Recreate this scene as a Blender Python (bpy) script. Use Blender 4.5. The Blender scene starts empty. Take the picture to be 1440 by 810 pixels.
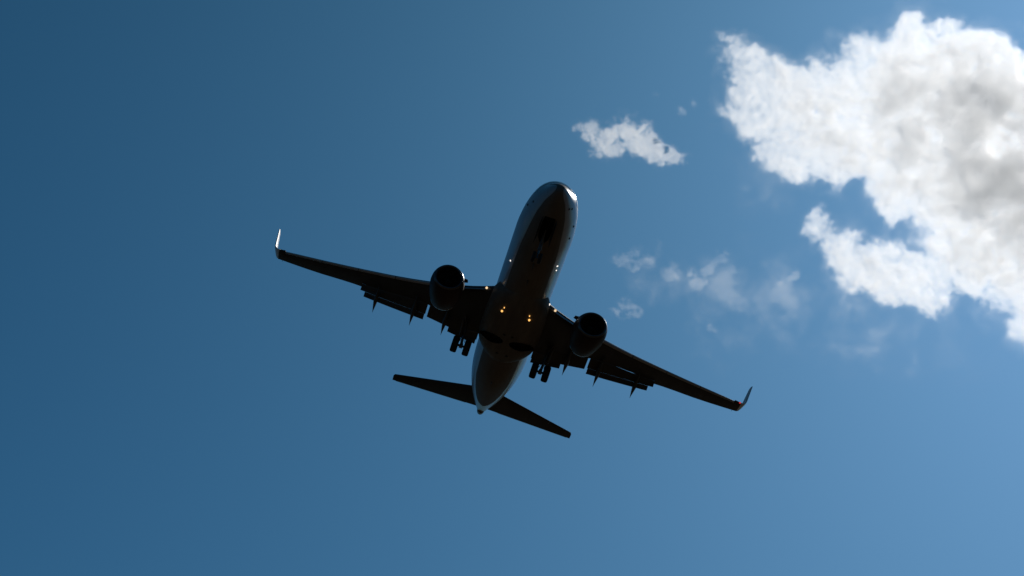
import bpy, bmesh, math, random
import numpy as np
from mathutils import Vector, Matrix

random.seed(7)
SC = bpy.context.scene
COL = SC.collection
PI = math.pi
RAD = math.radians

# ------------------------------------------------------------------ camera
ELEV = 24.0                                   # the photographer looks up at this angle
LENS = 84.0568
cam_d = bpy.data.cameras.new('camera')
cam_d.lens = LENS
cam_d.sensor_width = 36.0
cam_d.clip_start = 0.1
cam_d.clip_end = 60000
cam = bpy.data.objects.new('camera', cam_d)
cam.location = (0, 0, 1.7)
cam.rotation_euler = (RAD(90 + ELEV), 0, 0)   # looks along +Y and up
COL.objects.link(cam)
SC.camera = cam

# ------------------------------------------------------------------ sky, sun, exposure
SUN_ELEV, SUN_AZ = 30.2, 19.0                 # just outside the picture, upper right
SKY_STRENGTH, SUN_STRENGTH, EXPOSURE = 0.10, 3.4, -1.0
world = bpy.data.worlds.new('World')
SC.world = world
world.use_nodes = True
wn = world.node_tree
sky = wn.nodes.new('ShaderNodeTexSky')
sky.sky_type = 'NISHITA'
sky.sun_disc = False
sky.sun_elevation = RAD(SUN_ELEV)
sky.sun_rotation = RAD(SUN_AZ)
sky.altitude = 300
sky.air_density = 1.0
sky.dust_density = 1.5
sky.ozone_density = 4.0
bg = wn.nodes['Background']
bg.inputs['Strength'].default_value = SKY_STRENGTH
# the camera's tone curve and cool white balance: one power and one gain per channel, the same for the whole sky
sep = wn.nodes.new('ShaderNodeSeparateColor')
comb = wn.nodes.new('ShaderNodeCombineColor')
wn.links.new(sky.outputs[0], sep.inputs[0])
for i, (power, gain) in enumerate(((1.28, 0.0850), (1.05, 0.358), (1.25, 0.335))):
    pw = wn.nodes.new('ShaderNodeMath')
    pw.operation = 'POWER'
    pw.inputs[1].default_value = power
    gn = wn.nodes.new('ShaderNodeMath')
    gn.operation = 'MULTIPLY'
    gn.inputs[1].default_value = gain
    wn.links.new(sep.outputs[i], pw.inputs[0])
    wn.links.new(pw.outputs[0], gn.inputs[0])
    wn.links.new(gn.outputs[0], comb.inputs[i])
wn.links.new(comb.outputs[0], bg.inputs['Color'])

sun_d = bpy.data.lights.new('sun', 'SUN')
sun_d.energy = SUN_STRENGTH
sun_d.angle = RAD(0.53)
sun_d.color = (1.0, 0.95, 0.88)
sun = bpy.data.objects.new('sun', sun_d)
COL.objects.link(sun)
sdir = Vector((math.sin(RAD(SUN_AZ)) * math.cos(RAD(SUN_ELEV)), math.cos(RAD(SUN_AZ)) * math.cos(RAD(SUN_ELEV)), math.sin(RAD(SUN_ELEV))))
sun.rotation_euler = sdir.to_track_quat('Z', 'Y').to_euler()
sun.location = sdir * 300

SC.view_settings.view_transform = 'Standard'
SC.view_settings.look = 'None'
SC.view_settings.exposure = EXPOSURE
SC.view_settings.gamma = 1.0
SC.view_settings.use_curve_mapping = False
SC.cycles.max_bounces = 12
SC.cycles.volume_bounces = 8
SC.cycles.volume_step_rate = 1.0
SC.cycles.volume_max_steps = 512

# ------------------------------------------------------------------ helpers
def link(o, parent=None):
    COL.objects.link(o)
    if parent:
        o.parent = parent
    return o


class MB:
    """Collects vertices and faces and links them as ONE mesh object."""
    def __init__(self):
        self.v, self.f = [], []

    def add(self, vs, fs):
        b = len(self.v)
        self.v += [tuple(p) for p in vs]
        self.f += [tuple(i + b for i in f) for f in fs]

    def loft(self, rings, closed=True, cap0=True, cap1=True):
        n = len(rings[0])
        vs = [p for r in rings for p in r]
        fs = []
        m = n if closed else n - 1
        for i in range(len(rings) - 1):
            for j in range(m):
                k = (j + 1) % n
                fs.append((i * n + j, i * n + k, (i + 1) * n + k, (i + 1) * n + j))
        if closed and cap0:
            fs.append(tuple(range(n - 1, -1, -1)))
        if closed and cap1:
            fs.append(tuple((len(rings) - 1) * n + j for j in range(n)))
        self.add(vs, fs)

    def tube(self, p, q, r0, r1=None, n=14):
        r1 = r0 if r1 is None else r1
        p, q = Vector(p), Vector(q)
        d = (q - p).normalized()
        u = d.orthogonal().normalized()
        w = d.cross(u)
        self.loft([[c + (u * math.cos(2 * PI * k / n) + w * math.sin(2 * PI * k / n)) * r for k in range(n)] for c, r in ((p, r0), (q, r1))])

    def lathe(self, base, axis, prof, n=40):
        """prof: list of (distance along axis, radius)."""
        base, d = Vector(base), Vector(axis).normalized()
        u = d.orthogonal().normalized()
        w = d.cross(u)
        rings = [[base + d * h + (u * math.cos(2 * PI * k / n) + w * math.sin(2 * PI * k / n)) * max(r, 1e-4) for k in range(n)] for h, r in prof]
        self.loft(rings, True, True, True)

    def box(self, c, s, rot=None):
        vs = [Vector((x * s[0] / 2, y * s[1] / 2, z * s[2] / 2)) for x in (-1, 1) for y in (-1, 1) for z in (-1, 1)]
        if rot is not None:
            vs = [rot @ p for p in vs]
        c = Vector(c)
        self.add([p + c for p in vs], [(0, 1, 3, 2), (4, 6, 7, 5), (0, 4, 5, 1), (2, 3, 7, 6), (0, 2, 6, 4), (1, 5, 7, 3)])

    def build(self, name, mat, parent=None, smooth=35, label=None, bevel=0):
        bm = bmesh.new()
        vs = [bm.verts.new(p) for p in self.v]
        for f in self.f:
            try:
                bm.faces.new([vs[i] for i in f])
            except ValueError:
                pass
        bmesh.ops.recalc_face_normals(bm, faces=bm.faces)
        if bevel:
            bmesh.ops.bevel(bm, geom=[e for e in bm.edges if len(e.link_faces) == 2 and e.calc_face_angle(0) > 0.6], offset=bevel, segments=2, affect='EDGES', clamp_overlap=True)
        if smooth:
            for f in bm.faces:
                f.smooth = True
            for e in bm.edges:
                if len(e.link_faces) != 2 or e.calc_face_angle(0) > RAD(smooth):
                    e.smooth = False
        me = bpy.data.meshes.new(name)
        bm.to_mesh(me)
        bm.free()
        o = bpy.data.objects.new(name, me)
        me.materials.append(mat)
        if label:
            o['label'] = label
        return link(o, parent)


def lerp(a, b, t):
    return a + (b - a) * t


def table(pts):
    """monotone cubic interpolation of (x, y) pairs"""
    x = np.array([p[0] for p in pts], float)
    y = np.array([p[1] for p in pts], float)
    h = np.diff(x)
    d = np.diff(y) / h
    m = np.zeros(len(x))
    m[0], m[-1] = d[0], d[-1]
    for i in range(1, len(x) - 1):
        if d[i - 1] * d[i] > 0:
            w1, w2 = 2 * h[i] + h[i - 1], h[i] + 2 * h[i - 1]
            m[i] = (w1 + w2) / (w1 / d[i - 1] + w2 / d[i])

    def fn(q):
        q = min(max(q, x[0]), x[-1])
        i = min(int(np.searchsorted(x, q, side='right')) - 1, len(x) - 2)
        t = (q - x[i]) / h[i]
        return float((2 * t ** 3 - 3 * t ** 2 + 1) * y[i] + (t ** 3 - 2 * t ** 2 + t) * h[i] * m[i] + (-2 * t ** 3 + 3 * t ** 2) * y[i + 1] + (t ** 3 - t ** 2) * h[i] * m[i + 1])
    return fn


# ------------------------------------------------------------------ materials
def new_mat(name):
    m = bpy.data.materials.new(name)
    m.use_nodes = True
    nt = m.node_tree
    return m, nt, nt.nodes['Principled BSDF']


def math_node(nt, op, a, b=None, c=None, clamp=False):
    n = nt.nodes.new('ShaderNodeMath')
    n.operation = op
    n.use_clamp = clamp
    for i, v in enumerate((a, b, c)):
        if v is None:
            continue
        if isinstance(v, (int, float)):
            n.inputs[i].default_value = v
        else:
            nt.links.new(v, n.inputs[i])
    return n.outputs[0]


def paint(name, color, rough=0.35, coat=0.0, metallic=0.0, grime=0.25, scale=1.2, spec=0.5):
    """painted metal with faint streaky dirt that varies along the airflow"""
    m, nt, b = new_mat(name)
    tc = nt.nodes.new('ShaderNodeTexCoord')
    mp = nt.nodes.new('ShaderNodeMapping')
    mp.inputs['Scale'].default_value = (0.25, 1.3, 1.3)
    nt.links.new(tc.outputs['Object'], mp.inputs[0])
    nz = nt.nodes.new('ShaderNodeTexNoise')
    nz.inputs['Scale'].default_value = scale
    nz.inputs['Detail'].default_value = 7
    nz.inputs['Roughness'].default_value = 0.65
    nt.links.new(mp.outputs[0], nz.inputs['Vector'])
    mx = nt.nodes.new('ShaderNodeMix')
    mx.data_type = 'RGBA'
    mx.inputs['A'].default_value = (*[c * (1 - grime) for c in color], 1)
    mx.inputs['B'].default_value = (*color, 1)
    nt.links.new(math_node(nt, 'MULTIPLY_ADD', nz.outputs[0], 3.0, -1.0, True), mx.inputs['Factor'])
    nt.links.new(mx.outputs['Result'], b.inputs['Base Color'])
    nt.links.new(math_node(nt, 'MULTIPLY_ADD', nz.outputs[0], -0.16, rough + 0.08), b.inputs['Roughness'])
    b.inputs['Metallic'].default_value = metallic
    b.inputs['Coat Weight'].default_value = coat
    b.inputs['Coat Roughness'].default_value = 0.06
    b.inputs['Specular IOR Level'].default_value = spec
    return m


def glow(name, color, strength):
    m, nt, b = new_mat(name)
    nz = nt.nodes.new('ShaderNodeTexNoise')
    nz.inputs['Scale'].default_value = 30
    mx = nt.nodes.new('ShaderNodeMix')
    mx.data_type = 'RGBA'
    mx.inputs['A'].default_value = (*[c * 0.85 for c in color], 1)
    mx.inputs['B'].default_value = (*color, 1)
    nt.links.new(nz.outputs[0], mx.inputs['Factor'])
    nt.links.new(mx.outputs['Result'], b.inputs['Emission Color'])
    b.inputs['Emission Strength'].default_value = strength
    b.inputs['Base Color'].default_value = (0.6, 0.6, 0.6, 1)
    return m


M = {}
M['white'] = paint('white_paint', (0.72, 0.73, 0.75), 0.22, 0.6, grime=0.12)
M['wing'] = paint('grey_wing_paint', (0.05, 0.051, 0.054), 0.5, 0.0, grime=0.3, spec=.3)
M['slat'] = paint('bare_slat_metal', (0.45, 0.46, 0.48), 0.3, 0.0, 0.7, grime=0.2)
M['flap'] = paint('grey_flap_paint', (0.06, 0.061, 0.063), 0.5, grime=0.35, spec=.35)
M['nacelle'] = paint('dark_nacelle_paint', (0.040, 0.021, 0.019), 0.5, 0.0, grime=0.25, spec=.15)
M['lip'] = paint('polished_lip_metal', (0.62, 0.62, 0.64), 0.22, 0, 1.0, grime=0.15)
M['inlet'] = paint('dark_lip_metal', (0.12, 0.12, 0.125), 0.3, 0, 0.8, grime=0.2)
M['winglet'] = paint('white_winglet_paint', (0.80, 0.80, 0.80), 0.42, 0.0, grime=0.08, spec=1.0)
M['void'] = paint('bay_shade_black', (0.008, 0.008, 0.008), 0.8, grime=0.3, spec=.1)  # shade inside the wheel bays, put into a near-black base colour
M['hot'] = paint('heat_stained_metal', (0.22, 0.17, 0.13), 0.4, 0, 0.9, grime=0.4)
M['dark'] = paint('dark_cavity_paint', (0.02, 0.02, 0.02), 0.7, grime=0.4)
M['blade'] = paint('titanium_blade', (0.08, 0.08, 0.085), 0.4, 0, 0.8, grime=0.3)
M['rubber'] = paint('tyre_rubber', (0.02, 0.02, 0.021), 0.75, grime=0.4, spec=0.3)
M['rim'] = paint('wheel_alloy', (0.35, 0.35, 0.36), 0.4, 0, 0.6, grime=0.4)
M['strut'] = paint('gear_enamel', (0.12, 0.12, 0.125), 0.45, grime=0.4)
M['chrome'] = paint('oiled_piston', (0.16, 0.16, 0.17), 0.35, 0, 0.8, grime=0.3)
M['glass'] = paint('cockpit_glass', (0.015, 0.017, 0.02), 0.10, 0.2, grime=0.1, spec=0.8)
M['amber'] = glow('amber_lamp', (1.0, 0.50, 0.13), 3.2)
M['warm'] = glow('warm_lamp', (1.0, 0.72, 0.42), 2.2)
M['pale'] = glow('pale_glow', (1.0, 0.93, 0.85), 3.0)
M['red'] = glow('red_lamp', (1.0, 0.03, 0.03), 1.3)
M['clear'] = paint('clear_lens', (0.05, 0.12, 0.08), 0.1, 0.5, grime=0.1)


def fuselage_material():
    """white upper body, dark belly below a painted line, a row of cabin windows"""
    m, nt, b = new_mat('fuselage_paint')
    tc = nt.nodes.new('ShaderNodeTexCoord')
    sp = nt.nodes.new('ShaderNodeSeparateXYZ')
    nt.links.new(tc.outputs['Object'], sp.inputs[0])
    s = math_node(nt, 'MULTIPLY', sp.outputs[0], -1.0)
    ay = math_node(nt, 'ABSOLUTE', sp.outputs[1])
    fc = nt.nodes.new('ShaderNodeFloatCurve')
    cv = fc.mapping.curves[0]
    pts = [(0.0, .52), (0.02, .53), (0.4, .66), (1.0, .80), (2.0, .97), (4, 1.14), (6, 1.24), (9, 1.28), (26, 1.28), (29, 1.08), (31, .88), (33, .60), (34, .36), (34.5, .18), (34.8, 0.0), (40, 0)]
    cv.points[0].location = (0, .26)
    cv.points[1].location = (1, 0)
    for x, y in pts[1:-1]:
        cv.points.new(x / 40, y / 2)
    fc.mapping.update()
    nt.links.new(math_node(nt, 'DIVIDE', s, 40.0), fc.inputs['Value'])
    lim = math_node(nt, 'MULTIPLY', fc.outputs[0], 2.0)
    inside = math_node(nt, 'MULTIPLY_ADD', math_node(nt, 'SUBTRACT', lim, ay), 25.0, 0.5, True)
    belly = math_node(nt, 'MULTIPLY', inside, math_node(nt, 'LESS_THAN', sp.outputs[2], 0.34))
    # windows
    fr = math_node(nt, 'FRACT', math_node(nt, 'DIVIDE', s, 0.508))
    wx = math_node(nt, 'MULTIPLY', math_node(nt, 'GREATER_THAN', fr, 0.28), math_node(nt, 'LESS_THAN', fr, 0.76))
    wz = math_node(nt, 'MULTIPLY', math_node(nt, 'GREATER_THAN', sp.outputs[2], 0.34), math_node(nt, 'LESS_THAN', sp.outputs[2], 0.70))
    ws = math_node(nt, 'MULTIPLY', math_node(nt, 'GREATER_THAN', s, 5.6), math_node(nt, 'LESS_THAN', s, 30.5))
    win = math_node(nt, 'MULTIPLY', math_node(nt, 'MULTIPLY', wx, wz), ws)
    # grime
    mp = nt.nodes.new('ShaderNodeMapping')
    mp.inputs['Scale'].default_value = (0.3, 1.5, 1.5)
    nt.links.new(tc.outputs['Object'], mp.inputs[0])
    nz = nt.nodes.new('ShaderNodeTexNoise')
    nz.inputs['Scale'].default_value = 1.3
    nz.inputs['Detail'].default_value = 8
    nz.inputs['Roughness'].default_value = 0.65
    nt.links.new(mp.outputs[0], nz.inputs['Vector'])

    def mix(f, a, c):
        n = nt.nodes.new('ShaderNodeMix')
        n.data_type = 'RGBA'
        for k, v in (('Factor', f), ('A', a), ('B', c)):
            if isinstance(v, tuple):
                n.inputs[k].default_value = (*v, 1)
            elif isinstance(v, (int, float)):
                n.inputs[k].default_value = v
            else:
                nt.links.new(v, n.inputs[k])
        return n.outputs['Result']
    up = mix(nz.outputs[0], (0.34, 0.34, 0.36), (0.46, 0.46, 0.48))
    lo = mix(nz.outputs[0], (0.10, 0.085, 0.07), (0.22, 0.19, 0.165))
    # frame joints: thin darker lines every 2.6 m
    jf = math_node(nt, 'FRACT', math_node(nt, 'DIVIDE', s, 2.6))
    joint = math_node(nt, 'LESS_THAN', jf, 0.008)
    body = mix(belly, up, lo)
    body = mix(math_node(nt, 'MULTIPLY', joint, 0.45), body, (0.05, 0.05, 0.05))
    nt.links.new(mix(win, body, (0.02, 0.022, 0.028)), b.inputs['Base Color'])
    nt.links.new(math_node(nt, 'MULTIPLY_ADD', nz.outputs[0], 0.12, math_node(nt, 'MULTIPLY_ADD', belly, 0.30, 0.24)), b.inputs['Roughness'])
    nt.links.new(math_node(nt, 'SUBTRACT', 0.2, math_node(nt, 'MULTIPLY', belly, 0.2)), b.inputs['Coat Weight'])
    nt.links.new(math_node(nt, 'MULTIPLY_ADD', belly, -0.25, 0.37), b.inputs['Specular IOR Level'])
    b.inputs['Coat Roughness'].default_value = 0.1
    return m


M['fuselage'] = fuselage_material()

# ------------------------------------------------------------------ ground (below the picture; it lights the belly)
def ground():
    m, nt, b = new_mat('dry_ground')
    tc = nt.nodes.new('ShaderNodeTexCoord')
    nz = nt.nodes.new('ShaderNodeTexNoise')
    nz.inputs['Scale'].default_value = 0.02
    nz.inputs['Detail'].default_value = 12
    nt.links.new(tc.outputs['Object'], nz.inputs['Vector'])
    mx = nt.nodes.new('ShaderNodeMix')
    mx.data_type = 'RGBA'
    mx.inputs['A'].default_value = (0.056, 0.038, 0.021, 1)
    mx.inputs['B'].default_value = (0.105, 0.068, 0.036, 1)
    nt.links.new(nz.outputs[0], mx.inputs['Factor'])
    nt.links.new(mx.outputs['Result'], b.inputs['Base Color'])
    b.inputs['Roughness'].default_value = 0.95
    b.inputs['Specular IOR Level'].default_value = 0.1
    mb = MB()
    n = 48
    rings = []
    for r in (0.5, 30, 200, 1500, 9000, 25000):
        rings.append([(r * math.cos(2 * PI * k / n), r * math.sin(2 * PI * k / n), -0.0000000003 * r * r) for k in range(n)])
    mb.loft(rings, True, True, False)
    o = mb.build('ground', m, None, 0)
    o['kind'] = 'structure'


ground()

# ------------------------------------------------------------------ the airliner
# body frame: x forward from the nose (x = -s), y to port, z up; metres
BODY_AXES = ((0.15039, 0.94878, 0.27785), (-0.98796, 0.1339, 0.07754), (0.03637, -0.28616, 0.95749))
NOSE_AT = (3.0138, 133.2981, 67.9005)
Rm = Matrix(BODY_AXES)
plane = bpy.data.objects.new('airliner', None)
plane.matrix_world = Matrix.Translation(Vector(NOSE_AT)) @ Rm.to_4x4()
plane['label'] = 'twin engine passenger jet with landing gear down, flaps out and lamps lit, seen from below'
plane['category'] = 'airplane'
link(plane)

# ---- fuselage
F_W = table([(-.8, .02), (-.75, .17), (-.65, .30), (-.4, .48), (-.1, .65), (.4, .86), (1, 1.09), (1.5, 1.26), (2, 1.40), (2.5, 1.52), (3, 1.62), (4, 1.76), (5, 1.84), (6, 1.88), (24, 1.88), (26, 1.85), (28, 1.76), (30, 1.60), (32, 1.38), (34, 1.08), (36, .70), (37.2, .42), (38, .20)])
F_T = table([(-.8, -.50), (-.75, -.34), (-.65, -.22), (-.4, -.04), (-.1, .17), (.4, .46), (.9, .76), (1.3, 1.08), (1.8, 1.42), (2.2, 1.61), (2.6, 1.72), (3, 1.79), (4, 1.89), (5, 1.92), (6, 1.95), (28, 1.94), (31, 1.90), (34, 1.78), (36, 1.60), (37.2, 1.36), (38, 1.12)])
F_B = table([(-.8, -.54), (-.75, -.68), (-.65, -.79), (-.4, -.95), (-.1, -1.09), (.4, -1.28), (1, -1.47), (1.5, -1.60), (2, -1.70), (3, -1.86), (4, -1.96), (5, -2.03), (6, -2.06), (23, -2.06), (25, -1.98), (27, -1.76), (29, -1.40), (31, -.96), (33, -.47), (35, .06), (36.5, .48), (37.5, .74), (38, .84)])


def fus(s, th, out=0.0):
    """point on the skin; th = 0 keel, pi/2 port, pi crown"""
    w, t, bt = F_W(s), F_T(s), F_B(s)
    zc = lerp(bt, t, 0.51)
    c = math.cos(th)
    z = zc - (zc - bt) * c if c > 0 else zc - (t - zc) * c
    y = w * math.sin(th)
    p = Vector((-s, y, z))
    if out:
        nrm = Vector((0, math.sin(th) / max(w, .05), (z - zc) / max((zc - bt if c > 0 else t - zc), .05) ** 2))
        p += nrm.normalized() * out
    return p


mb = MB()
ss = [-.798, -.78, -.75, -.7, -.65, -.55, -.4, -.25, -.1, .1, .3, .5, .75, 1, 1.25, 1.5, 1.65, 1.8, 2, 2.2, 2.4, 2.6, 2.8, 3, 3.5, 4, 4.5, 5, 5.5, 6] + [6 + i for i in range(1, 18)] + [23.5 + .5 * i for i in range(1, 29)] + [37.75, 38.0]
NF = 96
mb.loft([[fus(s, 2 * PI * k / NF) for k in range(NF)] for s in ss])
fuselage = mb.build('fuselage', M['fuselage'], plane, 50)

# APU tail pipe
mb = MB()
mb.lathe((-37.9, 0, .98), (-1, 0, .12), [(-.5, .30), (0, .27), (.25, .22), (.36, .19), (.36, .15), (.1, .13)], 24)
mb.build('tail_pipe', M['hot'], fuselage)


def skin_patch(s0, s1, th0, th1, out=.012, n=6, slant=0.0):
    mb = MB()
    vs = []
    for i in range(n + 1):
        for j in range(n + 1):
            th = lerp(th0, th1, j / n)
            s = lerp(s0, s1, i / n) + slant * (j / n)
            vs.append(fus(s, th, out))
    base = [(i * (n + 1) + j, i * (n + 1) + j + 1, (i + 1) * (n + 1) + j + 1, (i + 1) * (n + 1) + j) for i in range(n) for j in range(n)]
    mb.add(vs, base)
    return mb


# cockpit windows: six panes round the brow
for sg in (1, -1):
    for (a, b_, c, d, sl) in ((1.08, 1.78, PI - .03, PI - .62, .10), (1.22, 1.95, PI - .68, PI - 1.08, .25), (1.55, 2.30, PI - 1.12, PI - 1.38, .15)):
        skin_patch(a, b_, c * sg, d * sg, .012, 6, sl).build('cockpit_window', M['glass'], fuselage)

# probes and vents low on the nose: small dark caps
for (s, th) in ((.9, 1.15), (1.9, -1.30), (1.2, 1.35), (3.3, 1.30), (4.3, 1.12), (2.9, -1.42)):
    mb = MB()
    p = fus(s, th)
    n = (fus(s, th, .1) - p).normalized()
    mb.lathe(p - n * .02, n, [(0, .075), (.05, .07), (.06, .03)], 14)
    mb.build('sensor_port', M['dark'], fuselage)

# blade antennas and drain masts on the keel
for (s, h, c) in ((6.9, .32, .42), (9.3, .28, .35), (26.2, .25, .3)):
    mb = MB()
    z = F_B(s)
    mb.loft([[(-s + c * (.5 - u) - k * .22, w * (1 - .6 * k), z + .05 - h * k) for (u, w) in ((0, 0), (.3, .035), (1, 0), (.3, -.035))] for k in (0, .5, 1)])
    mb.build('antenna', M['dark'], fuselage)

# ---- wing-to-body fairing
F_FW = table([(11.2, .5), (12, 1.20), (13, 1.78), (14.2, 2.06), (16, 2.16), (19, 2.14), (20.3, 2.02), (21.3, 1.66), (22.1, 1.10), (22.6, .5)])
F_FB = table([(11.2, -2.03), (12, -2.12), (13, -2.22), (14.5, -2.30), (17, -2.34), (19.5, -2.33), (21, -2.24), (22, -2.12), (22.6, -1.98)])
mb = MB()
rings = []
fs = [11.2 + 11.4 * i / 46 for i in range(47)]
for s in fs:
    w, bt = F_FW(s), F_FB(s)
    ring = []
    for k in range(33):
        a = -PI / 2 + PI * k / 32
        e = 0.72
        y = w * math.copysign(abs(math.sin(a)) ** e, math.sin(a))
        z = -.95 - (-.95 - bt) * (abs(math.cos(a)) ** e)
        ring.append((-s, y, z))
    rings.append(ring)
mb.loft(rings, True, True, True)


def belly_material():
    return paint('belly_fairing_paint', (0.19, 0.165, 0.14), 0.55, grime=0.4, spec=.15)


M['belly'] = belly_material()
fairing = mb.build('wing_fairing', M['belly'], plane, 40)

# ---- wing geometry
def zw(y):
    a = abs(y) - 1.9
    return -1.1 + .11 * a + .00414 * a * a


LE = table([(0, 11.9), (1.9, 13.5), (3.9, 15.2), (6.4, 16.9), (8, 17.93), (11.2, 19.85), (13.9, 21.5), (16.85, 23.38), (17.35, 23.75)])
SLOT = table([(0, 19.9), (2, 19.95), (5.9, 20.02), (9.06, 21.23), (10.9, 21.97)])
TEV = table([(0, 21.3), (2, 21.3), (5.85, 21.35), (10.9, 22.45), (14.5, 24.02), (17.35, 25.22)])
THK = table([(0, .150), (5, .125), (10, .11), (17.4, .10)])


def naca(u):
    return 5 * (0.2969 * math.sqrt(max(u, 0)) - 0.126 * u - 0.3516 * u * u + 0.2843 * u ** 3 - 0.1015 * u ** 4)


def section(y, s0, s1, sv, th, z, drop=0.0, n=14):
    """airfoil outline from s0 to s1 with virtual trailing edge sv"""
    ch = sv - s0
    up, lo = [], []
    for i in range(n + 1):
        u = (i / n) ** 1.7 * (s1 - s0) / ch
        t = naca(u) * th * ch
        up.append((-(s0 + u * ch), y, z + t * 1.12 + .01))
        lo.append((-(s0 + u * ch), y, z - t * .88 - .01))
    return up + lo[:0:-1]


def path_pt(y, seen, drop):
    """a point that hangs 'drop' below the wing plane"""
    return Vector((-(seen - 1.93 * drop), y, zw(y) - drop))


def plate(name, mat, parent, cuts, th=.07):
    """cuts: list of (y, [(seen, drop, thickness)...]) -> thin cambered slab lofted along the span"""
    mb = MB()
    rings = []
    for y, prof in cuts:
        top, bot = [], []
        for (sn, dr, t) in prof:
            p = path_pt(y, sn, dr)
            top.append(p + Vector((.3, 0, .95)) * t * .5)
            bot.append(p - Vector((.3, 0, .95)) * t * .5)
        rings.append(top + bot[::-1])
    mb.loft(rings)
    return mb.build(name, mat, parent, 40)


def build_wing(sg):
    mb = MB()
    ys = [0.6, 1.9, 2.6, 3.4, 4.2, 5.0, 5.85, 6.0, 6.6, 7.5, 8.5, 9.1, 9.4, 10.4, 10.85]
    rings = [section(sg * y, LE(y) + .18 * min(1, max(0, y - 1.2)), SLOT(y) - (.13 if y < 5.9 or y > 9.2 else (.24 if sg > 0 else .16)), TEV(y), THK(y), zw(y)) for y in ys]
    ys2 = [10.86, 11.5, 12.5, 13.9, 15.2, 16.3, 16.84]
    rings += [section(sg * y, LE(y) + .18, TEV(y), TEV(y) + .01, THK(y), zw(y)) for y in ys2]
    ys3 = [16.86, 17.15, 17.35]
    rings += [section(sg * y, LE(y), TEV(y), TEV(y) + .01, THK(y), zw(y)) for y in ys3]
    mb.loft(rings)
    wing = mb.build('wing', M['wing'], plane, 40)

    # blended winglet
    mb = MB()
    rings = []
    ny = 14
    for i in range(ny + 1):
        t = i / ny
        cant = RAD(lerp(9, 81, min(1, t / .26)) if t < .26 else 81)
        if i == 0:
            Y, Z = 17.33, zw(17.33)
        else:
            dl = 2.50 / ny
            Y += math.cos(cant) * dl
            Z += math.sin(cant) * dl
        s0 = lerp(23.74, 25.25, t ** .92)
        s1 = lerp(25.22, 25.95, t)
        ch = s1 - s0
        nv = Vector((0, -math.sin(cant), math.cos(cant)))     # towards the upper / inboard face
        up, lo = [], []
        for k in range(13):
            u = (k / 12) ** 1.6
            tt = naca(u) * .10 * ch
            toe = .15 * min(1, t / .3)
            c = Vector((-(s0 + u * ch), Y - toe * (u - .5) * ch, Z))
            up.append(c + nv * (tt * 1.1 + .006))
            lo.append(c - nv * (tt * .9 + .006))
        rings.append([Vector((p.x, p.y * sg, p.z)) for p in up + lo[:0:-1]])
    mb.loft(rings)
    mb.build('winglet', M['winglet'], wing, 45)

    # slats on the leading edge, in four spans, pushed forward and down
    for (a, b_) in ((6.0, 8.6), (8.65, 11.3), (11.35, 14.0), (14.05, 16.8)):
        mb = MB()
        rings = []
        for k in range(7):
            y = lerp(a, b_, k / 6)
            ch = lerp(.72, .42, (y - 6) / 11)
            pts = []
            for (u, h) in ((0, 0), (.06, .10), (.2, .17), (.5, .21), (1, .18), (1, .15), (.55, .14), (.28, .06), (.18, -.05), (.3, -.17), (.22, -.20), (.06, -.12)):
                pts.append((-(LE(y) - .02 + u * ch), sg * y, zw(y) - .06 + h * ch * .9 - .05))
            rings.append(pts)
        mb.loft(rings)
        mb.build('slat', M['slat'], wing, 40)
    # inboard hinged nose flap between body and engine
    mb = MB()
    mb.loft([[(-(LE(y) - .05 + u), sg * y, zw(y) - .1 + h) for (u, h) in ((0, -.12), (.02, -.02), (.35, .10), (.42, .06), (.12, -.10))] for y in (2.5, 3.2, 3.9)])
    mb.build('nose_flap', M['slat'], wing, 40)

    # flaps: a main and an aft segment inboard and outboard
    def span(y0, y1, f, n=5):
        return [(sg * lerp(y0, y1, k / (n - 1)), f(lerp(y0, y1, k / (n - 1)))) for k in range(n)]

    def out_main(y):
        a = SLOT(y) + .13
        e = lerp(21.72, 22.93, (y - 6) / 4.8)
        return [(a, .06, .10), (lerp(a, e, .3), .14, .22), (lerp(a, e, .65), .26, .15), (e, .42, .03)]

    def out_aft(y):
        a = lerp(21.80, 23.02, (y - 6) / 4.8)
        e = lerp(22.66, 23.72, (y - 6) / 4.8)
        return [(a, .42, .04), (lerp(a, e, .3), .50, .09), (e, .68, .02)]
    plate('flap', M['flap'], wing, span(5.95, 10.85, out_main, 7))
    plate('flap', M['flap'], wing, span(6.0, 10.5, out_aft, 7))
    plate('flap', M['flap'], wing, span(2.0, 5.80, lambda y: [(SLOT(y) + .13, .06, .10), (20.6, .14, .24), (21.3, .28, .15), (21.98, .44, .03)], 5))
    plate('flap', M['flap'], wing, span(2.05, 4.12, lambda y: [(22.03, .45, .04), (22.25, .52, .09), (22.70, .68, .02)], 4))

    # canoe fairings over the flap tracks
    for (y, tip, s0, L) in ((4.47, 23.62, 18.2, 1), (6.80, 24.47, 18.8, 1), (9.58, 25.26, 20.2, .9)):
        mb = MB()
        rings = []
        tipp = path_pt(y, tip, 1.02)
        st = Vector((-s0, y, zw(y) - .30))
        kn = Vector((-(s0 + 2.0), y, zw(y) - .52))
        for i in range(17):
            t = i / 16
            p = st.lerp(kn, t / .5) if t < .5 else kn.lerp(tipp, (t - .5) / .5)
            p = st * (1 - t) ** 2 + kn * 2 * t * (1 - t) + tipp * t * t
            r = max(.012, (math.sin(PI * min(1, t * 1.25 + .0) * .5) if t < .45 else max(0, 1 - ((t - .45) / .55) ** 1.15) * .98) * .23 * L)
            rings.append([(p.x, sg * p.y + r * .85 * math.cos(2 * PI * k / 16), p.z + r * 1.35 * math.sin(2 * PI * k / 16)) for k in range(16)])
        mb.loft(rings)
        mb.build('flap_track_fairing', M['flap'], wing, 60)

    # aileron hinge fairing and static wick at the trailing edge
    mb = MB()
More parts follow.
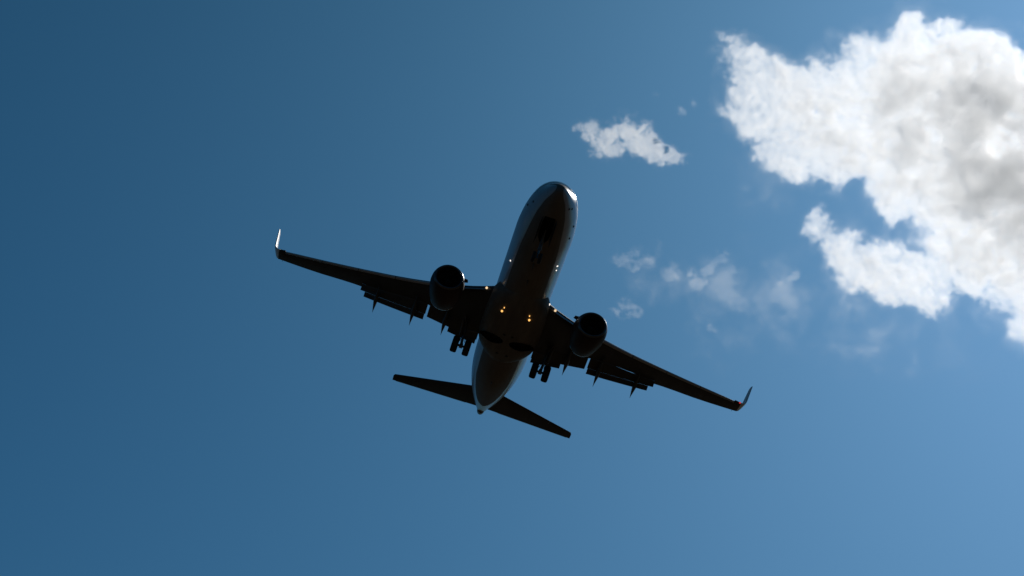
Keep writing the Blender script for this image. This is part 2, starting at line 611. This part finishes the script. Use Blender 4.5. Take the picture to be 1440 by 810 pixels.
    for y in (17.0,):
        mb.tube((-(TEV(y) - .05), sg * y, zw(y)), (-(TEV(y) + .22), sg * y, zw(y) - .02), .015, .008, 6)
    mb.build('static_wick', M['dark'], wing)

    # navigation lamp in the tip
    mb = MB()
    mb.lathe((-(LE(17.2) + .02), sg * 17.25, zw(17.25) - .03), (.7, sg * .7, -.15), [(-.05, .03), (0, .065), (.05, .055), (.08, .015)], 16)
    mb.build('navigation_lamp', M['red'] if sg > 0 else M['clear'], wing)
    # landing lamps in the wing root
    for (s, y, z, r, mt) in ((14.02, 2.43, -1.1, .08, 'warm'),):
        mb = MB()
        mb.lathe((-s + .04, sg * y, z), (1, 0, -.3), [(-.06, r), (.02, r), (.05, r * .6)], 18)
        mb.build('landing_lamp', M[mt], wing)
    return wing


wing_p = build_wing(1)
wing_s = build_wing(-1)

# ---- engines
def build_engine(sg):
    e = bpy.data.objects.new('engine', None)
    link(e, plane)
    Y, Z = sg * 5.03, -2.02
    ax = Vector((-1, sg * -.02, .035)).normalized()            # aft
    c0 = Vector((-12.42, Y, Z))
    n = 56

    def ring(h, r, flat=0.0, tilt=0.0):
        u = Vector((0, 1, 0))
        w = Vector((0, 0, 1))
        pts = []
        for k in range(n):
            a = 2 * PI * k / n
            yy, zz = math.cos(a) * r, math.sin(a) * r
            if zz < 0:
                zz *= 1 - flat
                yy *= 1 + flat * .35 * abs(math.sin(a))
            pts.append(c0 + ax * (h + tilt * zz / max(r, .1)) + u * yy + w * zz)
        return pts
    # outer cowl
    mb = MB()
    prof = [(.14, 1.005, .06), (.3, 1.06, .06), (.6, 1.12, .055), (1.0, 1.16, .05), (1.5, 1.165, .04), (2.0, 1.14, .03), (2.6, 1.07, .015), (3.1, .985, 0), (3.45, .90, 0), (3.46, .865, 0), (2.9, .90, 0), (2.2, .90, 0)]
    mb.loft([ring(h, r, f, .10 if h < .5 else 0) for h, r, f in prof], True, False, False)
    cowl = mb.build('nacelle', M['nacelle'], e, 50)
    # nozzle rim
    mb = MB()
    mb.loft([ring(h, r) for h, r in ((3.38, .925), (3.40, .935), (3.50, .915), (3.52, .89), (3.47, .872), (3.40, .88), (3.38, .925))], True, False, False)
    mb.build('nozzle_rim', M['lip'], e, 60)
    # inlet lip
    mb = MB()
    mb.loft([ring(h, r, .06, .10) for h, r in ((.14, 1.005), (.06, .975), (.015, .93), (0, .89), (.02, .85), (.08, .82), (.2, .80))], True, False, False)
    mb.build('inlet_lip', M['inlet'], e, 60)
    # inlet barrel
    mb = MB()
    mb.loft([ring(h, r, .04 if h < .6 else 0, .10 if h < .3 else 0) for h, r in ((.2, .80), (.5, .785), (.9, .79), (1.05, .79))], True, False, False)
    mb.build('inlet_duct', M['dark'], e, 60)
    # fan: blades, disc and spinner
    mb = MB()
    ctr = c0 + ax * .95
    for k in range(24):
        a = 2 * PI * k / 24
        rd = Vector((0, math.cos(a), math.sin(a)))
        tg = Vector((0, -math.sin(a), math.cos(a)))
        pts_f, pts_b = [], []
        for i in range(5):
            r = lerp(.24, .775, i / 4)
            tw = lerp(.35, 1.05, i / 4)
            hw = lerp(.10, .15, i / 4)
            d = (tg * math.sin(tw) + ax * math.cos(tw)) * hw
            pts_f.append(ctr + rd * r - d)
            pts_b.append(ctr + rd * r + d)
        off = ax * .008
        vs = [p - off for p in pts_f] + [p - off for p in pts_b] + [p + off for p in pts_f] + [p + off for p in pts_b]
        fsx = []
        for i in range(4):
            fsx += [(i, i + 1, 6 + i, 5 + i), (10 + i, 15 + i, 16 + i, 11 + i), (i, 10 + i, 11 + i, i + 1), (5 + i, 6 + i, 16 + i, 15 + i)]
        mb.add(vs, fsx)
    mb.build('fan', M['blade'], e, 30)
    mb = MB()
    mb.lathe(c0 + ax * .50, ax, [(0, .005), (.06, .07), (.2, .15), (.4, .23), (.5, .25)], 32)
    mb.build('spinner', M['dark'], e, 50)
    mb = MB()
    mb.lathe(c0 + ax * 1.15, ax, [(0, .79), (.03, .79), (1.0, .88)], 40)
    mb.build('fan_disc', M['dark'], e)
    # core nozzle and plug
    mb = MB()
    mb.loft([ring(h, r) for h, r in ((2.1, .70), (2.9, .66), (3.5, .58), (4.25, .47), (4.26, .44), (3.6, .46))], True, True, False)
    mb.build('core_nozzle', M['hot'], e, 50)
    mb = MB()
    mb.lathe(c0 + ax * 3.6, ax, [(0, .38), (.5, .34), (1.0, .2), (1.35, .03)], 32)
    mb.build('exhaust_plug', M['hot'], e, 50)
    # pylon
    mb = MB()
    rings = []
    for i in range(11):
        t = i / 10
        s = lerp(13.3, 19.6, t)
        zt = lerp(-.93, -.62, min(1, t / .42)) if t < .42 else lerp(-.62, -.72, (t - .42) / .58)
        zb = lerp(-1.05, -1.12, t / .5) if t < .5 else lerp(-1.12, -.86, (t - .5) / .5)
        w = .02 + .17 * math.sin(PI * min(1, t * 1.2 + .06)) ** .7 if t < .8 else lerp(.12, .03, (t - .8) / .2)
        rings.append([(-s, Y * .985 + q * w, z) for q, z in ((-1, zb), (1, zb), (1, zt - .08), (.4, zt), (-.4, zt), (-1, zt - .08))])
    mb.loft(rings)
    mb.build('pylon', M['wing'], e, 40)
    # chine on the inboard side
    mb = MB()
    a = Vector((-12.95, Y - sg * .98, Z + .50))
    mb.loft([[a + Vector((0, 0, 0)), a + Vector((0, -sg * .03, .03)), a + Vector((-.02, 0, .05))], [a + Vector((-.35, -sg * .26, .16)), a + Vector((-.35, -sg * .26, .20)), a + Vector((-.35, -sg * .04, .14))], [a + Vector((-.75, -sg * .32, .18)), a + Vector((-.75, -sg * .32, .22)), a + Vector((-.75, -sg * .06, .10))]])
    mb.build('strake', M['nacelle'], e, 30)
    return e


build_engine(1)
build_engine(-1)

# ---- tail surfaces
def tail_surface(sg):
    mb = MB()
    rings = []
    for y in (.4, 1.2, 2.5, 4, 5.5, 6.8, 7.08, 7.17):
        s0 = lerp(32.95, 37.75, y / 7.1) if y < 7.1 else 38.05
        s1 = lerp(36.55, 38.85, y / 7.17)
        z = .80 + (y - .8) * math.tan(RAD(7))
        rings.append(section(sg * y, s0, s1, s1 + .01, .10, z, n=12))
    mb.loft(rings)
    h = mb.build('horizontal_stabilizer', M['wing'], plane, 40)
    mb = MB()
    rings = []
    for y in (1.3, 3, 5, 6.9):
        s1 = lerp(36.55, 38.85, y / 7.17)
        z = .80 + (y - .8) * math.tan(RAD(7))
        rings.append([(-(s1 + a), sg * y, z + b_) for a, b_ in ((-.02, .03), (.09, .0), (-.02, -.03))])
    mb.loft(rings)
    mb.build('elevator_edge', M['slat'], h, 30)


tail_surface(1)
tail_surface(-1)
mb = MB()
rings = []
for (z, s0, s1) in ((1.6, 29.2, 36.9), (2.2, 30.6, 37.0), (3.0, 32.0, 37.2), (5.0, 33.9, 37.95), (7.0, 35.75, 38.7), (8.85, 37.4, 39.35), (9.05, 37.7, 39.4)):
    sec = section(0, s0, s1, s1 + .01, .10, 0, n=12)
    rings.append([(p[0], p[2], z) for p in sec])
mb.loft(rings)
fin = mb.build('tail_fin', M['white'], plane, 40)
mb = MB()
mb.loft([[(-(s1 - .01), w, z), (-(s1 + .12), 0, z), (-(s1 - .01), -w, z)] for z, s1, w in ((2.2, 37.0, .05), (5, 37.95, .04), (8.8, 39.33, .02))])
mb.build('rudder_edge', M['slat'], fin, 30)

# ---- landing gear
def wheel(parent, c, r, w, n=36):
    c = Vector(c)
    mb = MB()
    pr = []
    rr = r * .52
    for (a, h) in ((-.5, rr), (-.5, r * .80), (-.46, r * .91), (-.36, r * .975), (-.2, r), (0, r), (.2, r), (.36, r * .975), (.46, r * .91), (.5, r * .80), (.5, rr)):
        pr.append((a * w, h))
    d = Vector((0, 1, 0))
    u, v = Vector((1, 0, 0)), Vector((0, 0, 1))
    mb.loft([[c + d * h + (u * math.cos(2 * PI * k / n) + v * math.sin(2 * PI * k / n)) * q for k in range(n)] for h, q in pr + [pr[0]]], True, False, False)
    nt_ = len(mb.f)
    mb.lathe(c - d * w * .40, d, [(0, rr * .35), (.0, rr * 1.01), (w * .12, rr * .9), (w * .3, rr * .55), (w * .5, rr * .55), (w * .68, rr * .9), (w * .8, rr * 1.01), (w * .8, rr * .35)], 28)
    o = mb.build('wheel', M['rubber'], parent, 40)
    o.data.materials.append(M['rim'])
    for f in o.data.polygons:
        rim_ = max((Vector((v.x, 0, v.z)) - Vector((c.x, 0, c.z))).length for v in (o.data.vertices[i].co for i in f.vertices)) < rr * 1.05 and abs(f.center.y - c.y) < w * .46
        f.material_index = 1 if rim_ else 0


def main_gear(sg):
    g = bpy.data.objects.new('main_gear', None)
    link(g, plane)
    y = sg * 2.87
    ax = Vector((-19.62, y, -3.10))
    top = Vector((-19.35, sg * 3.05, -1.0))
    mb = MB()
    mid = top.lerp(ax, .58)
    mb.tube(top, mid, .165, .155, 18)
    mb.tube(mid, mid + (ax - top).normalized() * .08, .19, .19, 18)
    strut = mb.build('strut', M['strut'], g, 40)
    mb = MB()
    mb.tube(mid, ax, .10, .10, 16)
    mb.build('piston', M['chrome'], g, 40)
    mb = MB()
    mb.tube(ax - Vector((0, .62, 0)), ax + Vector((0, .62, 0)), .085, .085, 14)
    mb.box(ax + Vector((0, 0, .02)), (.26, .24, .28))
    mb.build('axle', M['strut'], g, 30)
    # torsion links behind the piston
    mb = MB()
    k = mid.lerp(ax, .5) + Vector((-.42, 0, 0))
    mb.tube(mid + Vector((-.12, 0, .02)), k, .05, .04, 8)
    mb.tube(k, ax + Vector((-.1, 0, .08)), .04, .05, 8)
    mb.build('torsion_link', M['strut'], g, 30)
    # side and drag braces
    mb = MB()
    mb.tube(top.lerp(ax, .42), (-19.4, sg * 1.35, -1.75), .075, .075, 12)
    mb.build('side_brace', M['strut'], g, 30)
    mb = MB()
    mb.tube(top.lerp(ax, .35), (-18.6, sg * 3.3, -1.05), .05, .05, 10)
    mb.build('drag_brace', M['strut'], g, 30)
    # door that hangs on the leg
    mb = MB()
    for i, (a, b_) in enumerate(((0, 1),)):
        p0, p1 = top.lerp(ax, .10), top.lerp(ax, .66)
        o_ = Vector((0, sg * .27, 0))
        mb.loft([[p + o_ + Vector((dx, sg * (.03 * q), 0)) for dx, q in ((w, -1), (w, 1), (-w, 1), (-w, -1))] for p, w in ((p0, .50), (p0.lerp(p1, .5), .46), (p1, .34))])
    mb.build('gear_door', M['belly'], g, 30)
    # hydraulic hoses
    mb = MB()
    a = top.lerp(ax, .2) + Vector((.2, 0, 0))
    for q in (-.07, .07):
        pts = [a + Vector((0, q, 0)), top.lerp(ax, .55) + Vector((.27, q * 1.5, 0)), ax + Vector((.2, q * 2.5, .22))]
        for p, r_ in zip(pts, pts[1:]):
            mb.tube(p, r_, .022, .022, 8)
    mb.build('hose', M['dark'], g, 30)
    for q in (-.43, .43):
        wheel(g, ax + Vector((0, q, 0)), .585, .46)


main_gear(1)
main_gear(-1)

# wheel bays: holes cut into the belly, each with a dark liner
def cut(target, cutter):
    c = cutter.build('cutter', M['void'], target, 0)
    md = target.modifiers.new('hole', 'BOOLEAN')
    md.operation = 'DIFFERENCE'
    md.solver = 'EXACT'
    md.object = c
    bpy.context.view_layer.update()
    dg = bpy.context.evaluated_depsgraph_get()
    me = bpy.data.meshes.new_from_object(target.evaluated_get(dg))
    target.modifiers.remove(md)
    old = target.data
    target.data = me
    me.name = target.name
    bpy.data.objects.remove(c)
    bpy.data.meshes.remove(old)


for sg in (1, -1):
    n = 40
    foot = []
    for i in range(n):
        a = 2 * PI * i / n
        yy = .62 * math.sin(a) * 1.12 + .92
        if math.sin(a) > .75:
            yy += .35 * (math.sin(a) - .75) / .25
        foot.append((-18.55 + .62 * math.cos(a), sg * yy))
    if sg < 0:
        foot.reverse()
    mb = MB()
    mb.loft([[(x, y, z) for x, y in foot] for z in (-2.8, -2.09)])
    cut(fairing, mb)
    mb = MB()
    cx, cy = -18.55, sg * .98
    skin = [-2.31 + .20 * max(0, abs(y) - 1.0) ** 1.6 for x, y in foot]
    mb.loft([[(cx + (x - cx) * k, cy + (y - cy) * k, z if z > -2.2 else w) for (x, y), w in zip(foot, skin)] for k, z in ((.995, -3), (.99, -2.10), (.90, -2.095))], True, False, True)
    mb.build('wheel_well', M['void'], fairing, 30)

# belly landing lamps: a big one and a small one each side
for sg in (1, -1):
    for (s, y, r) in ((14.25, .965, .074), (13.72, .89, .036)):
        mb = MB()
        mb.lathe((-s, sg * y, F_FB(s) + .06), (.45, 0, -1), [(-.05, r * .9), (.05, r), (.09, r * .9), (.11, r * .5)], 18)
        mb.build('landing_lamp', M['amber'], fairing)
    for (s, y) in ((17.4, .28), (20.6, .35)):
        mb = MB()
        mb.lathe((-s, sg * y, F_FB(s) + .05), (0, 0, -1), [(0, .10), (.07, .10), (.09, .05)], 14)
        mb.build('drain_port', M['dark'], fairing)
# lamp at the port wing root and small pale glowing spots on the body sides
mb = MB()
mb.lathe((-13.45, 1.88, -1.07), (1, .3, -.2), [(-.06, .09), (.02, .09), (.05, .05)], 16)
mb.build('landing_lamp', M['pale'], fuselage)
for (s, th, r) in ((8.93, -.92, .055), (7.61, .92, .06), (8.30, .95, .045)):
    mb = MB()
    p = fus(s, th)
    n_ = (fus(s, th, .1) - p).normalized()
    mb.lathe(p - n_ * .02, n_, [(0, r), (.04, r), (.06, r * .5)], 14)
    mb.build('side_spot', M['pale'], fuselage)

# nose gear
g = bpy.data.objects.new('nose_gear', None)
link(g, plane)
ax = Vector((-3.75, 0, -3.22))
mb = MB()
mb.tube((-3.55, 0, -1.7), (-3.68, 0, -2.65), .11, .10, 16)
mb.tube((-3.68, 0, -2.6), (-3.69, 0, -2.68), .13, .13, 16)
st = mb.build('strut', M['strut'], g, 40)
mb = MB()
mb.tube((-3.68, 0, -2.65), ax, .065, .065, 14)
mb.build('piston', M['chrome'], g, 40)
mb = MB()
mb.tube(ax - Vector((0, .30, 0)), ax + Vector((0, .30, 0)), .06, .06, 12)
mb.build('axle', M['strut'], g, 40)
mb = MB()
mb.tube((-3.6, 0, -2.3), (-2.6, 0, -1.75), .05, .05, 10)
mb.build('drag_brace', M['strut'], g, 40)
for q in (-.21, .21):
    wheel(g, ax + Vector((0, q, 0)), .345, .20, 28)
for sg in (1, -1):
    mb = MB()
    mb.loft([[(-s, sg * (.42 + a), z) for a, z in ((0, F_B(s) + .05), (.025, F_B(s) + .05), (.10, F_B(s) - d), (.075, F_B(s) - d))] for s, d in ((1.45, .30), (1.8, .50), (2.5, .52), (3.5, .50))])
    mb.build('gear_door', M['dark'], g, 30)
foot = [(-x, y) for x, y in ((1.35, -.33), (1.3, -.12), (1.3, .12), (1.35, .33), (2.0, .39), (2.8, .39), (3.5, .34), (4.0, .16), (4.0, -.16), (3.5, -.34), (2.8, -.39), (2.0, -.39))]
mb = MB()
mb.loft([[(x, y, z) for x, y in foot] for z in (-2.6, -1.25)])
cut(fuselage, mb)
mb = MB()
mb.loft([[(-2.6 + (x + 2.6) * k, y * k, F_B(-x) + .04 if q else -1.27) for x, y in foot] for k, q in ((.995, 1), (.985, 0), (.9, 0))], True, False, True)
mb.build('wheel_well', M['void'], fuselage, 30)

# ------------------------------------------------------------------ clouds
PXM = 1 / 3362.27                              # metres per picture-unit at one metre


def cloud_material(name, density, g):
    m = bpy.data.materials.new(name)
    m.use_nodes = True
    nt = m.node_tree
    nt.nodes.clear()
    out = nt.nodes.new('ShaderNodeOutputMaterial')
    pv = nt.nodes.new('ShaderNodeVolumePrincipled')
    pv.inputs['Color'].default_value = (0.995, 0.995, 0.995, 1)
    pv.inputs['Density'].default_value = density
    pv.inputs['Density Attribute'].default_value = 'density'
    pv.inputs['Anisotropy'].default_value = g
    nt.links.new(pv.outputs[0], out.inputs['Volume'])
    return m


def cloud(label, centre, dist, blobs, density, g, res=1.8, warp=(26, 0.022), fine=1.9, sharp=.9, bias=0.0, seed=0.0, group=None, fscale=0.03, flat=1.0, gain=1.7, rough=.70, edge=2.4, halo=.12, kern=1.35, cutoff=.22):
    """A body of droplets with real depth: overlapping puffs (x, y, radius, depth offset, weight) in units of
    one 1/3362 of the distance, broken up by turbulence and stored on a voxel grid."""
    k = dist * PXM
    az = math.atan2((centre[0] - 720), 3362.27)
    # position of the cloud's middle in the sky
    e = RAD(ELEV)
    d = Vector(((centre[0] - 720) / 3362.27, 1, -(centre[1] - 405) / 3362.27))
    d = Vector((d.x, d.y * math.cos(e) - d.z * math.sin(e), d.y * math.sin(e) + d.z * math.cos(e)))
    vol = bpy.data.volumes.new('cloud')
    o = bpy.data.objects.new('cloud', vol)
    o.location = cam.location + d * dist
    o.rotation_euler = (RAD(90 + ELEV), 0, 0)
    o.scale = (k, k, k)
    o['label'] = label
    o['category'] = 'cloud'
    if group:
        o['group'] = group
    link(o)
    gt = bpy.data.node_groups.new('cloud_shape', 'GeometryNodeTree')
    gt.interface.new_socket('Geometry', in_out='OUTPUT', socket_type='NodeSocketGeometry')
    N, L = gt.nodes, gt.links
    out = N.new('NodeGroupOutput')

    def mth(op, a, b=None, c=None, clamp=False):
        n = N.new('ShaderNodeMath')
        n.operation = op
        n.use_clamp = clamp
        for i, v in enumerate((a, b, c)):
            if v is None:
                continue
            if isinstance(v, (int, float)):
                n.inputs[i].default_value = v
            else:
                L.new(v, n.inputs[i])
        return n.outputs[0]

    def vec(op, a, b=None, sc=None):
        n = N.new('ShaderNodeVectorMath')
        n.operation = op
        for i, v in ((0, a), (1, b)):
            if v is None:
                continue
            if isinstance(v, (tuple, list)):
                n.inputs[i].default_value = v
            else:
                L.new(v, n.inputs[i])
        if sc is not None:
            n.inputs['Scale'].default_value = sc
        return n

    def noise(v, scale, detail, rough, dist_=0.0):
        n = N.new('ShaderNodeTexNoise')
        n.noise_dimensions = '3D'
        n.inputs['Scale'].default_value = scale
        n.inputs['Detail'].default_value = detail
        n.inputs['Roughness'].default_value = rough
        n.inputs['Distortion'].default_value = dist_
        L.new(v, n.inputs['Vector'])
        return n
    pos = N.new('GeometryNodeInputPosition').outputs[0]
    ps = vec('ADD', vec('MULTIPLY', pos, (1, 1, .4)).outputs[0], (seed * 97.3, seed * 41.7, seed * 13.1)).outputs[0]
    w = noise(ps, warp[1], 6, 0.62)
    off = vec('SCALE', vec('SUBTRACT', w.outputs['Color'], (.5, .5, .5)).outputs[0], None, warp[0] * 2).outputs[0]
    q = vec('MULTIPLY', vec('ADD', pos, off).outputs[0], (1, 1, flat)).outputs[0]
    acc = None
    xs, ys, zs = [], [], []
    for b in blobs:
        x, y, r = b[0] - centre[0], -(b[1] - centre[1]), b[2]
        z = b[3] if len(b) > 3 else 0
        wt = b[4] if len(b) > 4 else 1.0
        xs += [x - r, x + r]
        ys += [y - r, y + r]
        zs += [z - r, z + r]
        ds = vec('DISTANCE', q, (x, y, z * flat)).outputs['Value']
        dn = mth('MULTIPLY', ds, 1 / (r * kern))
        val = mth('MULTIPLY_ADD', mth('MULTIPLY', dn, dn), -1.0, 1.0, True)
        val = mth('MULTIPLY', mth('MULTIPLY', val, val), wt)
        acc = val if acc is None else mth('ADD', acc, val)
    near = mth('MULTIPLY', acc, edge, None, True)          # nothing condenses away from the puffs
    acc = mth('SUBTRACT', mth('MINIMUM', acc, 1.0 + (kern - 1.35) * 1.6), cutoff)
    f = noise(ps, fscale, 8, rough, 0.3)
    t = mth('MULTIPLY_ADD', mth('SUBTRACT', f.outputs[0], .5), fine * 2.6, mth('MULTIPLY', acc, gain))
    den = mth('MULTIPLY', mth('SUBTRACT', t, bias), sharp, None, True)
    den = mth('MULTIPLY', mth('POWER', den, 2.5), near)
    # thin mist that feathers the rim
    rim = mth('MULTIPLY', mth('SUBTRACT', near, .08, None, True), mth('MULTIPLY_ADD', f.outputs[0], 3.2, -1.25, True))
    den = mth('MULTIPLY_ADD', rim, halo, den)
    mg = warp[0] * .8 + 4
    vc = N.new('GeometryNodeVolumeCube')
    mn = (min(xs) - mg, min(ys) - mg, min(zs) - mg)
    mxx = (max(xs) + mg, max(ys) + mg, max(zs) + mg)
    L.new(den, vc.inputs['Density'])
    vc.inputs['Background'].default_value = 0.0
    vc.inputs['Min'].default_value = mn
    vc.inputs['Max'].default_value = mxx
    for i, a in enumerate('XYZ'):
        vc.inputs['Resolution ' + a].default_value = max(8, int((mxx[i] - mn[i]) / (res if i < 2 else res * 1.6)))
    sm = N.new('GeometryNodeSetMaterial')
    mat = cloud_material('cloud_vapour', density / k, g)
    sm.inputs['Material'].default_value = mat
    L.new(vc.outputs[0], sm.inputs[0])
    L.new(sm.outputs[0], out.inputs[0])
    md = o.modifiers.new('shape', 'NODES')
    md.node_group = gt
    vol.materials.append(mat)
    return o


BIG = [(1003, 76, 14, 0, .45), (1022, 52, 16, 0, .4), (1030, 74, 24, 0, .65), (1060, 88, 34), (1045, 128, 36), (1016, 158, 20, 0, .45), (1092, 125, 46), (1068, 178, 34), (1090, 228, 34, 0, .45), (1112, 188, 52), (1130, 112, 40), (1150, 222, 42), (1128, 246, 24, 0, .5),
       (1165, 132, 56), (1182, 182, 62), (1178, 82, 32, 0, .5), (1212, 62, 26, 0, .5), (1226, 32, 15, 0, .3), (1232, 120, 54), (1242, 205, 76), (1262, 250, 44), (1290, 92, 72), (1262, 50, 20, 0, .5), (1306, 50, 28, 0, .7), (1332, 56, 34), (1270, 80, 40, 0, .6),
       (1310, 180, 92), (1350, 112, 76), (1330, 260, 74), (1296, 290, 30, 0, .7), (1392, 150, 84), (1392, 250, 92), (1442, 180, 92), (1380, 338, 64),
       (1362, 384, 34, 0, .8), (1430, 330, 84), (1420, 402, 46), (1452, 440, 48), (1482, 300, 100), (1500, 170, 90), (1440, 106, 58),
       (1390, 128, 42, -46), (1356, 165, 38, -44), (1400, 235, 48, -46), (1436, 272, 44, -48), (1390, 128, 42, 46), (1356, 165, 38, 44), (1400, 235, 48, 46), (1436, 272, 44, 48),
       (1138, 304, 20, 0, .7), (1148, 322, 23, 0, .9), (1164, 342, 31), (1194, 370, 44), (1234, 378, 46), (1272, 388, 46), (1305, 408, 38), (1322, 438, 24, 0, .7), (1332, 376, 28, 0, .45), (1350, 352, 22, 0, .4)]
cloud('large bright white cumulus with grey hollows, at the upper right', (1270, 230), 2600, BIG, 0.0205, 0.67, seed=1.0, warp=(50, 0.017), fscale=.020, flat=2.0, fine=2.4, sharp=.72, gain=2.0, rough=.66, edge=1.2, kern=1.65, cutoff=.50, halo=.17)
FAINT = dict(res=1.2, fine=2.2, sharp=.85, gain=1.7, flat=1.8, rough=.63, edge=1.5)
cloud('small white cloud drifting just above the nose of the jet', (880, 200), 2400,
      [(806, 178, 12, 0, .8), (826, 183, 18), (848, 196, 27), (880, 192, 33), (904, 198, 29), (917, 212, 22), (938, 219, 20), (962, 222, 15, 0, .6), (848, 212, 20, 0, .6)], 0.022, 0.62, seed=2.0, warp=(14, 0.045), fscale=.055, **FAINT)
cloud('faint torn wisp of cloud right of the nose, below the small white cloud', (945, 375), 2500,
      [(868, 362, 13), (886, 374, 16, 0, .9), (904, 360, 22, 0, .6), (926, 346, 13, 0, .6), (948, 385, 14, 0, .8), (928, 372, 20, 0, .6), (985, 386, 22, 0, .6), (1000, 372, 12, 0, .8), (1014, 361, 14), (1029, 378, 9), (965, 398, 30, 0, .5), (1005, 398, 30, 0, .5)], 0.008, 0.6, seed=3.0, warp=(16, 0.045), fscale=.05, **FAINT)
cloud('small pale puff of cloud beside the port engine', (885, 436), 2500,
      [(866, 438, 13, 0, .7), (885, 433, 17), (898, 439, 12)], 0.010, 0.6, seed=4.0, warp=(12, 0.05), fscale=.05, **FAINT)
cloud('tiny faint tuft of cloud left of the torn tongue of the large cumulus', (1117, 388), 2500,
      [(1106, 394, 13, 0, .7), (1118, 386, 12), (1094, 396, 12, 0, .5)], 0.012, 0.6, seed=5.0, warp=(10, 0.06), fscale=.06, **FAINT)
cloud('tiny faint tuft of cloud over the port wing', (1000, 462), 2500,
      [(997, 459, 11), (1007, 467, 10, 0, .7)], 0.010, 0.6, seed=6.0, warp=(10, 0.06), fscale=.06, **FAINT)
cloud('tiny thin wisp between the small white cloud and the large cumulus', (967, 150), 2500,
      [(961, 156, 9, 0, .8), (975, 144, 9, 0, .8), (962, 104, 8, 0, .5), (926, 131, 7, 0, .4)], 0.012, 0.6, seed=7.0, warp=(10, 0.06), fscale=.06, **FAINT)
cloud('broad thin veil of cloud behind the torn wisps, almost transparent', (1040, 420), 2900,
      [(915, 385, 50, 0, .6), (990, 405, 62, 0, .7), (1065, 395, 62, 0, .6), (1120, 430, 70, 0, .6), (1030, 460, 70, 0, .55), (1190, 460, 70, 0, .5), (1085, 270, 50, 0, .5), (1050, 210, 40, 0, .5), (1250, 480, 70, 0, .5), (1360, 480, 80, 0, .5)], 0.0030, 0.6, seed=8.0, res=2.5, warp=(50, 0.015), fscale=.022, fine=2.4, sharp=.6, flat=1.5)
